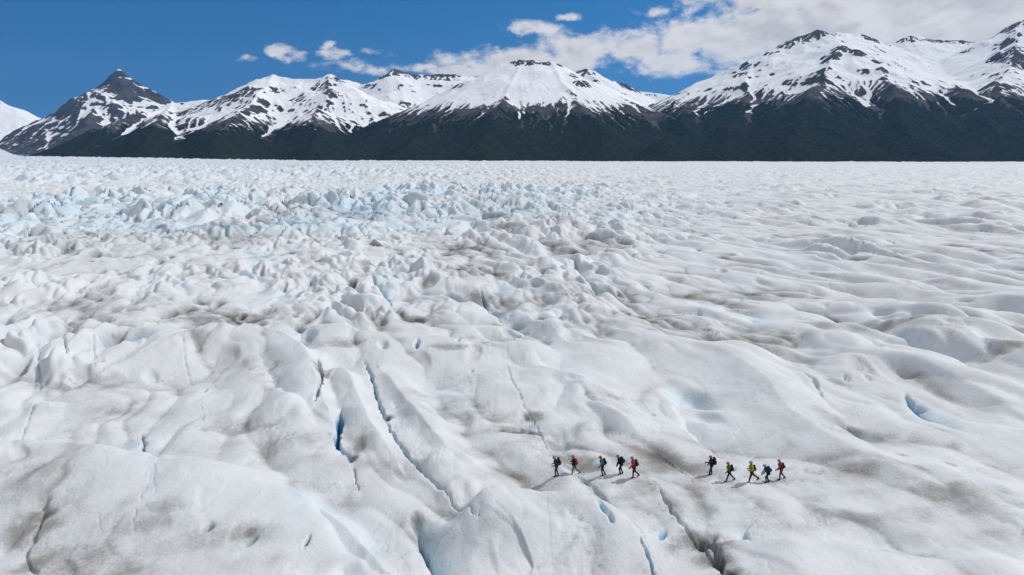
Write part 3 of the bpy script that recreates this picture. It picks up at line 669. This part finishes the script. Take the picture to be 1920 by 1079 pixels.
mountain('central_mountain', 'broad flat topped snow mountain with dark forest skirt',
         [[(560, 306, 3300), (640, 285, 3700), (720, 245, 4200), (800, 200, 4700), (850, 170, 5000), (884, 150, 5100), (930, 126, 5100), (976, 113, 5100), (1002, 110, 5100), (1030, 113, 5100), (1062, 136, 5000), (1110, 156, 4800), (1152, 178, 4700), (1202, 200, 4500), (1250, 218, 4300), (1290, 250, 3900)],
          [(976, 113, 5100), (950, 175, 4500), (930, 225, 3900), (900, 275, 3400)], [(1030, 113, 5100), (1075, 185, 4400), (1120, 235, 3800), (1130, 275, 3300)],
          [(850, 170, 5000), (810, 230, 4200), (770, 275, 3500)]],
         -45, 9, 23, 330, 80, 250, k=2.5, rough=.6, near_y=2700, cliffs=.5)
mountain('right_massif', 'high snowy massif with dark wooded slopes on the right',
         [[(1180, 260, 4200), (1290, 204, 4800), (1345, 165, 5200), (1402, 120, 5500), (1442, 99, 5600), (1492, 71, 5700), (1526, 58, 5700), (1556, 68, 5900), (1575, 62, 6300), (1606, 66, 6400), (1652, 76, 6500), (1672, 82, 6500), (1692, 71, 6500), (1712, 68, 6500), (1742, 72, 6500), (1802, 75, 6500), (1828, 81, 6400), (1852, 76, 6200), (1882, 58, 6000), (1912, 44, 5900), (1960, 30, 5800), (2060, 60, 5600), (2200, 120, 5400)],
          [(1526, 58, 5700), (1540, 85, 5400), (1576, 86, 5000), (1600, 92, 4900), (1640, 112, 4700), (1720, 150, 4400), (1800, 172, 4100)], [(1576, 86, 5000), (1540, 150, 4300), (1500, 210, 3700), (1480, 265, 3200)],
          [(1402, 120, 5500), (1400, 175, 4700), (1380, 225, 4000), (1350, 270, 3400)], [(1640, 112, 4700), (1680, 190, 3900), (1700, 250, 3300)], [(1912, 44, 5900), (1900, 115, 4900), (1870, 160, 4300), (1850, 220, 3600)], [(1960, 30, 5800), (2000, 130, 4500), (2010, 220, 3600)],
          [(1290, 204, 4800), (1262, 245, 4000), (1240, 280, 3300)]],
         -45, 9, 31, 400, 110, 320, k=2.5, rough=.95, near_y=2700, cliffs=1.0)
# forest canopy on the lower slopes: crowns stand up from the ground as one rough mass
for Xg, Yg, Z, fo, snow, where in FOREST:
    keep = (fo > .5) & (snow < .5) & (Z > -25)
    Xf = Xg.ravel(); Yf = Yg.ravel()
    crown = np.abs(perlin(Xf / 17, Yf / 17)) * 5 + rs.rand(Xf.size) * 4 + 3 * perlin(Xf / 60, Yf / 60)
    fob = mesh_grid('forest', Xg + rs.rand(*Xg.shape) * 5 - 2.5, Yg + rs.rand(*Xg.shape) * 5 - 2.5, Z + 3 + crown.reshape(Xg.shape), {}, smooth=False, keep=keep)
    fob.data.materials.append(WOOD); fob['kind'] = 'stuff'; fob['label'] = 'dark beech forest at the foot of the ' + where; fob['category'] = 'forest'

# ------------------------------------------------------------------ mountain air
bm = bmesh.new(); bmesh.ops.create_cube(bm, size=1.0, matrix=Matrix.Translation((0, 5500, 690)) @ Matrix.Diagonal((26000, 12600, 1580, 1)))
me = bpy.data.meshes.new('haze'); bm.to_mesh(me); bm.free(); hz = bpy.data.objects.new('haze', me); COL.objects.link(hz); hz['kind'] = 'stuff'; hz['label'] = 'thin blue mountain air'
HZ = bpy.data.materials.new('air'); HZ.use_nodes = True; t = NT(HZ.node_tree); t.n.clear()
pv = t.node('ShaderNodeVolumePrincipled'); pv.inputs['Color'].default_value = (.22, .52, 1.0, 1); pv.inputs['Density'].default_value = 2.4e-5; pv.inputs['Anisotropy'].default_value = .2
om = t.node('ShaderNodeOutputMaterial'); t.l.new(pv.outputs[0], om.inputs['Volume']); me.materials.append(HZ)

# ------------------------------------------------------------------ the hikers
def plain(name, col, rough=.8, spec=.2, var=.25, scale=30):
    m, t, b = material(name)
    n = t.noise(t.node('ShaderNodeTexCoord').outputs['Object'], scale, 4, .6)
    col = tuple(c * .82 for c in col); dk = tuple(c * (1 - var) for c in col)
    t.l.new(t.mix(t.step(n, .3, .7), dk, col), b.inputs['Base Color']); b.inputs['Roughness'].default_value = rough
    b.inputs['Specular IOR Level'].default_value = spec
    bp = t.node('ShaderNodeBump'); bp.inputs['Strength'].default_value = .3; bp.inputs['Distance'].default_value = .01
    t.l.new(n, bp.inputs['Height']); t.l.new(bp.outputs[0], b.inputs['Normal']); return m

COLOURS = {'skin': (.42, .25, .18), 'black': (.014, .014, .016), 'charcoal': (.03, .03, .034), 'navy': (.012, .02, .045), 'teal': (.01, .055, .075), 'denim': (.03, .06, .13),
           'khaki': (.20, .165, .115), 'bright_blue': (.01, .25, .42), 'red': (.42, .03, .035), 'orange_red': (.58, .07, .03), 'orange': (.72, .13, .03),
           'green': (.06, .20, .02), 'yellow': (.58, .38, .02), 'lavender': (.32, .29, .42), 'grey': (.38, .38, .42), 'maroon': (.12, .015, .03), 'dark_green': (.015, .06, .045),
           'metal': (.4, .4, .4), 'grey_cloth': (.07, .075, .08), 'eye': (.02, .015, .012), 'brown': (.05, .03, .02)}
MAT = {k: plain('cloth_' + k if k not in ('skin', 'metal', 'eye') else k, v, .45 if k in ('lavender', 'grey', 'orange') else .8) for k, v in COLOURS.items()}

class Shape:
    """collects simple masses as plain vertex and face lists"""
    def __init__(s): s.v = []; s.f = []; s.n = 0
    def add(s, v, f): s.v.append(v); s.f += [tuple(i + s.n for i in q) for q in f]; s.n += len(v)

_SPH = {}
def sphere_faces(seg, rings):
    if (seg, rings) not in _SPH:
        a = np.arange(seg) * 2 * np.pi / seg; f = []
        th = np.pi * np.arange(1, rings) / rings
        v = [(0, 0, 1)] + [(math.sin(t_) * math.cos(x_), math.sin(t_) * math.sin(x_), math.cos(t_)) for t_ in th for x_ in a] + [(0, 0, -1)]
        for k in range(seg):
            k2 = (k + 1) % seg; f.append((0, 1 + k, 1 + k2)); last = 1 + (rings - 2) * seg
            for r_ in range(rings - 2): o_ = 1 + r_ * seg; f.append((o_ + k, o_ + seg + k, o_ + seg + k2, o_ + k2))
            f.append((last + k, len(v) - 1, last + k2))
        _SPH[(seg, rings)] = (np.array(v), f)
    return _SPH[(seg, rings)]

def ball(sh, c, r, seg=12, rings=8, rot=None):
    v, f = sphere_faces(seg, rings); r = np.array(r if hasattr(r, '__len__') else (r, r, r))
    v = v * r
    if rot is not None: v = v @ np.array(rot).T
    sh.add(v + np.array(c), f)

def limb(sh, p, q, r0, r1, seg=10):
    """tapered capsule"""
    p = Vector(p); q = Vector(q); d = q - p; L = d.length
    if L < 1e-6: return
    rings = 8; v, f = sphere_faces(seg, rings); up = v[:, 2:3] > -1e-6
    v = v * np.where(up, r1, r0) + np.where(up, 1.0, 0.0) * np.array((0, 0, L))
    sh.add(v @ np.array(d.to_track_quat('Z', 'Y').to_matrix()).T + np.array(p), f)

PENDING = []
def finish(name, bm, mat, parent, voxel=None, smooth=3):
    """one mesh object; with voxel the overlapping masses are fused into one continuous surface"""
    me = bpy.data.meshes.new(name)
    if isinstance(bm, Shape): me.from_pydata(np.concatenate(bm.v).tolist(), [], bm.f); me.update()
    else: bm.to_mesh(me); bm.free()
    ob = bpy.data.objects.new(name, me); COL.objects.link(ob)
    if voxel:
        PENDING.append(ob)
        m = ob.modifiers.new('fuse', 'REMESH'); m.mode = 'VOXEL'; m.voxel_size = voxel; m.use_smooth_shade = True
        s = ob.modifiers.new('relax', 'SMOOTH'); s.iterations = smooth; s.factor = .5
    for p in me.polygons: p.use_smooth = True
    me.materials.append(MAT[mat])
    ob.parent = parent; return ob

def hand(bm, wrist, dirv, side, curl, grip=False):
    """palm, four bent fingers of unequal length and a thumb from the side of the palm"""
    dirv = Vector(dirv).normalized(); lat = Vector((0, 1, 0)); inn = dirv.cross(lat).normalized()
    if inn.x < 0: inn = -inn
    palm = wrist + dirv * .085
    limb(bm, wrist, palm, .028, .03, 10)
    limb(bm, wrist + dirv * .04 + inn * .018, palm + inn * .022, .02, .018, 8); limb(bm, wrist + dirv * .04 - inn * .018, palm - inn * .022, .02, .018, 8)
    q = Matrix.Rotation(1, 3, 'X')
    for i, ln in enumerate((.070, .080, .074, .058)):
        base = palm + inn * (.030 - .02 * i)
        d1 = (dirv + Vector((0, -side, 0)) * curl * .5).normalized(); d2 = (dirv + Vector((0, -side, 0)) * curl * 1.6).normalized()
        if grip: d2 = (-dirv * .4 + Vector((0, -side, 0))).normalized()
        m = base + d1 * ln * .5; limb(bm, base, m, .0098, .0092, 7); limb(bm, m, m + d2 * ln * .5, .0092, .0082, 7)
    tb = wrist + dirv * .03 + inn * .028; t1 = tb + (dirv * .6 + inn * .7).normalized() * .035
    limb(bm, tb, t1, .012, .011, 7); limb(bm, t1, t1 + (dirv + inn * .15 + Vector((0, -side * .4, 0))).normalized() * .03, .011, .0095, 7)

def rot2(a):     # unit vector in the sagittal plane: 0 = down, positive swings forward
    return Vector((math.sin(R(a)), 0, -math.cos(R(a))))

def hiker(px, py, label, jacket, trousers, helmet, hood, lean, legs, arms, look, heading, scale=1.0, grip=False):
    g = on_ice(px, py)
    root = bpy.data.objects.new('person', None); COL.objects.link(root); root.empty_display_size = .3
    root['label'] = label; root['category'] = 'person'; root['group'] = 'hikers crossing the ice'
    pelvis = Vector((0, 0, 0)); J = {}
    for s, (hip, knee) in zip((1, -1), legs):
        h = Vector((0, .095 * s, -.02)); k = h + rot2(hip) * .42; a = k + rot2(hip - knee) * .41
        ft = hip - knee; pt = max(-50, min(12, -ft * .0 + (ft if ft < -18 else 0) * .8))    # heel lifts on the trailing leg
        toe = a + Vector((math.cos(R(pt)), 0, math.sin(R(pt)))) * .17 + Vector((0, 0, -.055))
        J[s] = (h, k, a, toe)
    low = min(min(J[s][2].z - .085, J[s][3].z - .03) for s in (1, -1))
    T = Vector((math.sin(R(lean)), 0, math.cos(R(lean)))); F = Vector((T.z, 0, -T.x))
    waist = T * .16; chest = T * .36; neck = T * .52 + F * .01
    hd = lean * .6 + look; N = Vector((math.sin(R(hd)), 0, math.cos(R(hd)))); NF = Vector((N.z, 0, -N.x))
    head = neck + N * .155 + NF * .035
    A = {}
    for s, (sh, elb, out) in zip((1, -1), arms):
        p = T * .455 + Vector((0, .185 * s, 0)); d1 = (rot2(sh) + Vector((0, s * out, 0))).normalized(); e = p + d1 * .29
        d2 = (rot2(sh + elb) + Vector((0, -s * out * .4, 0))).normalized(); wv = e + d2 * .25; A[s] = (p, e, wv, d2)
    # body: one continuous figure
    bm = Shape()
    hr = Matrix.Rotation(R(hd), 3, 'Y')
    ball(bm, head + N * .02, (.098, .076, .108), rot=hr); ball(bm, head - N * .045 + NF * .03, (.062, .055, .062), rot=hr)
    limb(bm, neck, head - N * .03, .056, .052)
    limb(bm, head + NF * .09 + N * .012, head + NF * .112 - N * .022, .010, .015, 8)           # nose
    limb(bm, head + NF * .088 + N * .034 + Vector((0, .035, 0)), head + NF * .088 + N * .034 - Vector((0, .035, 0)), .014, .014, 8)   # brow
    limb(bm, head + NF * .086 - N * .056 + Vector((0, .018, 0)), head + NF * .086 - N * .056 - Vector((0, .018, 0)), .012, .012, 8)  # mouth
    for s in (1, -1): ball(bm, head + Vector((0, .078 * s, 0)) - NF * .005, (.022, .010, .032), 8, 6, hr)
    limb(bm, pelvis, waist, .135, .125); limb(bm, waist, chest, .125, .145); limb(bm, chest, T * .47, .145, .10)
    for s in (1, -1):
        h, k, a, toe = J[s]; limb(bm, h, k, .082, .055); limb(bm, k, k.lerp(a, .4), .055, .052); limb(bm, k.lerp(a, .4), a, .052, .036); limb(bm, a + Vector((0, 0, -.03)), toe, .036, .03)
        p, e, wv, d2 = A[s]; limb(bm, T * .44 + Vector((0, .08 * s, 0)), p, .07, .058); limb(bm, p, e, .052, .041); limb(bm, e, wv, .041, .029); hand(bm, wv, d2, s, .45, grip and s == 1)
    body = finish('body', bm, 'skin', root, .0125, 2)
    for s in (1, -1):
        bm = Shape(); ball(bm, head + NF * .092 + N * .012 + Vector((0, .032 * s, 0)), .011, 8, 6); finish('eye', bm, 'eye', root)
    # jacket: hem over the hips, sleeves to the wrist, collar
    bm = Shape()
    limb(bm, T * -.06, waist, .166, .150); limb(bm, waist, chest, .152, .170); limb(bm, chest, T * .47, .170, .115); limb(bm, T * .47, neck + N * .035, .095, .076)
    for s in (1, -1):
        ball(bm, T * .02 + Vector((0, .075 * s, 0)), (.12, .10, .16)); ball(bm, chest + Vector((0, .10 * s, 0)), (.125, .10, .15))
        p, e, wv, d2 = A[s]; limb(bm, T * .44 + Vector((0, .08 * s, 0)), p, .09, .078); limb(bm, p, e, .074, .060); limb(bm, e, wv, .060, .047)
    jk = finish('jacket', bm, jacket, root, .016, 3)
    # trousers
    bm = Shape(); limb(bm, T * -.06, T * .1, .145, .14)
    for s in (1, -1):
        h, k, a, toe = J[s]; ball(bm, h, .115); limb(bm, h, k, .110, .076); limb(bm, k, a + (k - a) * .08, .076, .060)
    finish('trousers', bm, trousers, root, .016, 3)
    for s in (1, -1):
        h, k, a, toe = J[s]; bm = Shape()
        heel = a + Vector((-.045, 0, -.05)); limb(bm, a + (k - a).normalized() * .07, a, .058, .056); limb(bm, a, heel, .052, .036); limb(bm, heel, toe, .038, .036); limb(bm, a + Vector((.01, 0, -.02)), toe + Vector((0, 0, .012)), .046, .036)
        bt = finish('boot', bm, 'black', root, .014, 2)
        p, e, wv, d2 = A[s]; bm = Shape(); limb(bm, wv - d2 * .03, wv + d2 * .05, .044, .037); hand(bm, wv + d2 * .004, d2, s, .47, grip and s == 1)
        finish('glove', bm, 'black' if jacket != 'black' else 'charcoal', root, .009, 1)
    # helmet: domed shell open at the face with a short brim
    bm = bmesh.new()
    bmesh.ops.create_uvsphere(bm, u_segments=24, v_segments=14, radius=1)
    bmesh.ops.delete(bm, geom=[v for v in bm.verts if v.co.z < -.12 - (.35 if v.co.x < -.1 else 0)], context='VERTS')
    for v in bm.verts:
        v.co = Vector((v.co.x * .142 + (.026 if v.co.x > .6 and v.co.z < .12 else 0), v.co.y * .118, v.co.z * .132 + .028))
        v.co = head + hr @ v.co
    bmesh.ops.solidify(bm, geom=bm.faces[:], thickness=.012)
    hm = finish('helmet', bm, helmet, root)
    for k in (-1, 0, 1):                                                                       # moulded ribs of the shell
        bm = Shape(); pr = None
        for i in range(7):
            a = R(-50 + 100 * i / 6 + 90); c = head + hr @ Vector((math.cos(a) * .135, k * .05, math.sin(a) * (.128 if k == 0 else .117) + .032))
            if pr is not None: limb(bm, pr, c, .011, .011, 6)
            pr = c
        finish('helmet_rib', bm, helmet, hm)
    if hood:                                                                                   # neck warmer
        bm = Shape(); limb(bm, neck - N * .02, head - N * .06, .084, .080); finish('neck_warmer', bm, hood, root, .014, 2)
    bm = Shape(); pr = None
    for i in range(13):                                                                        # chin strap
        a = math.pi * i / 12; c = head + hr @ Vector((.035 + .015 * math.sin(a), math.cos(a) * .085, -.125 * math.sin(a) + .0))
        if pr is not None: limb(bm, pr, c, .006, .006, 5)
        pr = c
    finish('chin_strap', bm, 'black', hm)
    root.scale = (scale,) * 3; root.rotation_euler = (0, 0, R(heading)); root.location = (g.x, g.y, g.z - low * scale - .035)
    # the parts were modelled about the hips: drop them so that the thing's base lies at the feet
    root.location.z = g.z - .03
    for ch in root.children: ch.location = (0, 0, -low)
    return root, T, F, low, A

def backpack(owner, T, F, low, label, col, trim, size, scale):
    wdt, dep, hgt = size
    root = bpy.data.objects.new('backpack', None); COL.objects.link(root); root.empty_display_size = .2
    root['label'] = label; root['category'] = 'backpack'; root['group'] = "hikers' backpacks"
    Mx = Matrix((F, Vector((0, 1, 0)), T)).transposed()          # columns: forward, left, up of the wearer's back
    def P(x, y, z): return Mx @ Vector((x, y, z))
    def bag(x0, x1, y, z0, z1, r):
        bm = Shape(); n = 4
        for xx in (x0 + r, (x0 + x1) / 2, x1 - r):
            for yy in (-y + r, -y / 3, y / 3, y - r):
                bulge = 1 + .10 * rnd.random()
                limb(bm, P(xx, yy, z0 + r), P(xx, yy, z1 - r), r * bulge, r * bulge * .96, 10)
        return bm
    b0 = -.150
    body = finish('pack_body', bag(b0 - dep, b0, wdt, .02, .02 + hgt, .065), col, root, .016, 4)
    finish('lid', bag(b0 - dep * .98, b0 + .02, wdt * .92, hgt - .04, hgt + .09, .05), trim, root, .016, 3)
    finish('front_pocket', bag(b0 - dep - .07, b0 - dep + .06, wdt * .72, .07, hgt * .62, .045), trim, root, .016, 3)
    for s in (1, -1):
        bm = Shape(); pr = None
        for x, z in ((-.15, .44), (-.06, .505), (.04, .50), (.135, .42), (.172, .30), (.10, .18), (-.02, .12), (-.14, .10)):
            c = P(x, s * (.105 if z > .3 else .15), z)
            if pr is not None: limb(bm, pr, c, .024, .024, 7)
            pr = c
        finish('shoulder_strap', bm, 'black', root, .012, 2)
        bm = Shape(); limb(bm, P(b0 - dep * .5, s * (wdt + .005), .10), P(b0 - dep * .5, s * (wdt + .005), .28), .035, .035, 8); finish('side_pocket', bm, trim, root)
    bm = Shape(); pr = None
    for i in range(15):
        a = 2 * math.pi * i / 14; c = P(.172 * math.cos(a) - .004, .19 * math.sin(a), .03)
        if pr is not None: limb(bm, pr, c, .018, .018, 6)
        pr = c
    finish('hip_belt', bm, 'black', root)
    root.scale = (scale,) * 3; root.rotation_euler = owner.rotation_euler; root.location = owner.location
    for ch in root.children: ch.location = (0, 0, -low)
    return root

BIG = (.165, .20, .56); MID = (.15, .17, .46); SMALL = (.135, .13, .40)
HIKERS = [
    # px, py, look, clothes, pose, pack
    (1043, 895, 'hiker in teal jacket and blue jeans with lavender helmet, leading the left group', 'teal', 'denim', 'lavender', 'charcoal', 9, ((14, 18), (-4, 16)), ((-2, 70, .12), (-12, 80, .15)), 14, 184, 1.0, ('black and maroon backpack on the first hiker of the left group', 'black', 'maroon', BIG)),
    (1076, 892, 'hiker in black jacket and khaki trousers with orange helmet', 'black', 'khaki', 'orange', 'orange', 3, ((14, 4), (-26, 22)), ((-20, 108, .15), (-16, 104, .15)), 4, 180, 1.0, ('small orange red backpack on the khaki trousered hiker', 'orange_red', 'orange_red', SMALL)),
    (1129, 893, 'hiker in bright blue jacket and black trousers with orange helmet', 'bright_blue', 'black', 'orange_red', 'charcoal', 9, ((10, 26), (-10, 18)), ((16, 14, .12), (-12, 24, .15)), 10, 182, .98, ('black backpack on the bright blue jacketed hiker', 'black', 'charcoal', MID)),
    (1164, 891, 'hiker all in black stooping forward with lavender helmet', 'black', 'black', 'lavender', None, 21, ((22, 36), (2, 26)), ((16, 10, .1), (6, 14, .1)), 6, 180, 1.0, ('black backpack on the stooping hiker all in black', 'charcoal', 'black', MID)),
    (1188, 897, 'hiker in orange red jacket and black trousers with lavender helmet, last of the left group', 'orange_red', 'black', 'lavender', 'maroon', 9, ((8, 8), (-14, 34)), ((26, 6, .12), (-4, 14, .12)), 8, 178, 1.04, ('dark backpack on the orange red jacketed hiker', 'charcoal', 'dark_green', MID)),
    (1333, 892, 'hiker in navy jacket with orange helmet holding a pole, leading the right group', 'navy', 'black', 'orange', 'navy', 4, ((16, 4), (-4, 6)), ((62, 30, .06), (4, 30, .15)), 6, 184, 1.0, ('tall black backpack on the hiker with the pole', 'black', 'black', BIG)),
    (1366, 904, 'hiker in green jacket and black trousers with orange helmet', 'green', 'black', 'orange', 'black', 6, ((16, 2), (-30, 14)), ((20, 16, .12), (-8, 24, .15)), 8, 176, .98, ('black backpack on the green jacketed hiker', 'black', 'charcoal', MID)),
    (1408, 905, 'hiker in yellow jacket and black trousers striding with grey helmet', 'yellow', 'black', 'grey', 'charcoal', 4, ((14, 2), (-34, 24)), ((-16, 102, .15), (-20, 92, .15)), 4, 178, 1.06, ('black backpack on the yellow jacketed hiker', 'black', 'charcoal', SMALL)),
    (1439, 907, 'hiker in navy jacket bending forward with grey helmet, between yellow and red jackets', 'navy', 'navy', 'grey', 'charcoal', 27, ((30, 42), (6, 30)), ((34, 6, .2), (14, 20, .2)), 2, 176, .95, ('teal backpack on the bending navy hiker', 'teal', 'teal', MID)),
    (1463, 900, 'hiker in red jacket and grey trousers with grey helmet, last of the right group', 'red', 'grey_cloth', 'grey', None, 12, ((10, 8), (-12, 30)), ((34, 4, .15), (-4, 16, .15)), 8, 176, 1.02, ('dark green backpack on the red jacketed hiker', 'dark_green', 'charcoal', SMALL)),
]
for px, py, lab, jk, tr, hm, hood, lean, legs, arms, look, head_, scl, pk in HIKERS:
    own, T, F, low, A = hiker(px, py, lab, jk, tr, hm, hood, lean, legs, arms, look, head_, scl, grip='pole' in lab)
    backpack(own, T, F, low, *pk, scl)
    if 'pole' in lab:
        p, e, wv, d2 = A[1]
        pr = bpy.data.objects.new('trekking_pole', None); COL.objects.link(pr); pr['label'] = 'thin metal trekking pole held by the navy jacketed hiker'; pr['category'] = 'trekking pole'
        hnd = wv + d2 * .085 + Vector((0, -.03, 0)); tip = Vector((hnd.x + .05, hnd.y, low + .0))
        ax = (hnd - tip).normalized()
        bm = Shape(); limb(bm, tip, hnd, .006, .009, 8); finish('shaft', bm, 'metal', pr)
        bm = Shape(); limb(bm, hnd - ax * .06, hnd + ax * .07, .017, .019, 10); finish('handle', bm, 'black', pr)
        bm = bmesh.new(); bmesh.ops.create_cone(bm, cap_ends=True, segments=14, radius1=.045, radius2=.03, depth=.012, matrix=Matrix.Translation(tip + ax * .07)); finish('basket', bm, 'black', pr)
        pr.rotation_euler = own.rotation_euler; pr.location = own.location; pr.scale = own.scale
        for ch in pr.children: ch.location = (0, 0, -low)


# fuse the clothed figures: evaluate once, keep plain meshes
dg = bpy.context.evaluated_depsgraph_get()
for ob, me2 in [(ob, bpy.data.meshes.new_from_object(ob.evaluated_get(dg))) for ob in PENDING]:
    old = ob.data; mt = old.materials[0]; ob.modifiers.clear(); me2.name = old.name; ob.data = me2
    me2.materials.clear(); me2.materials.append(mt); me2.polygons.foreach_set('use_smooth', np.ones(len(me2.polygons), bool)); bpy.data.meshes.remove(old)
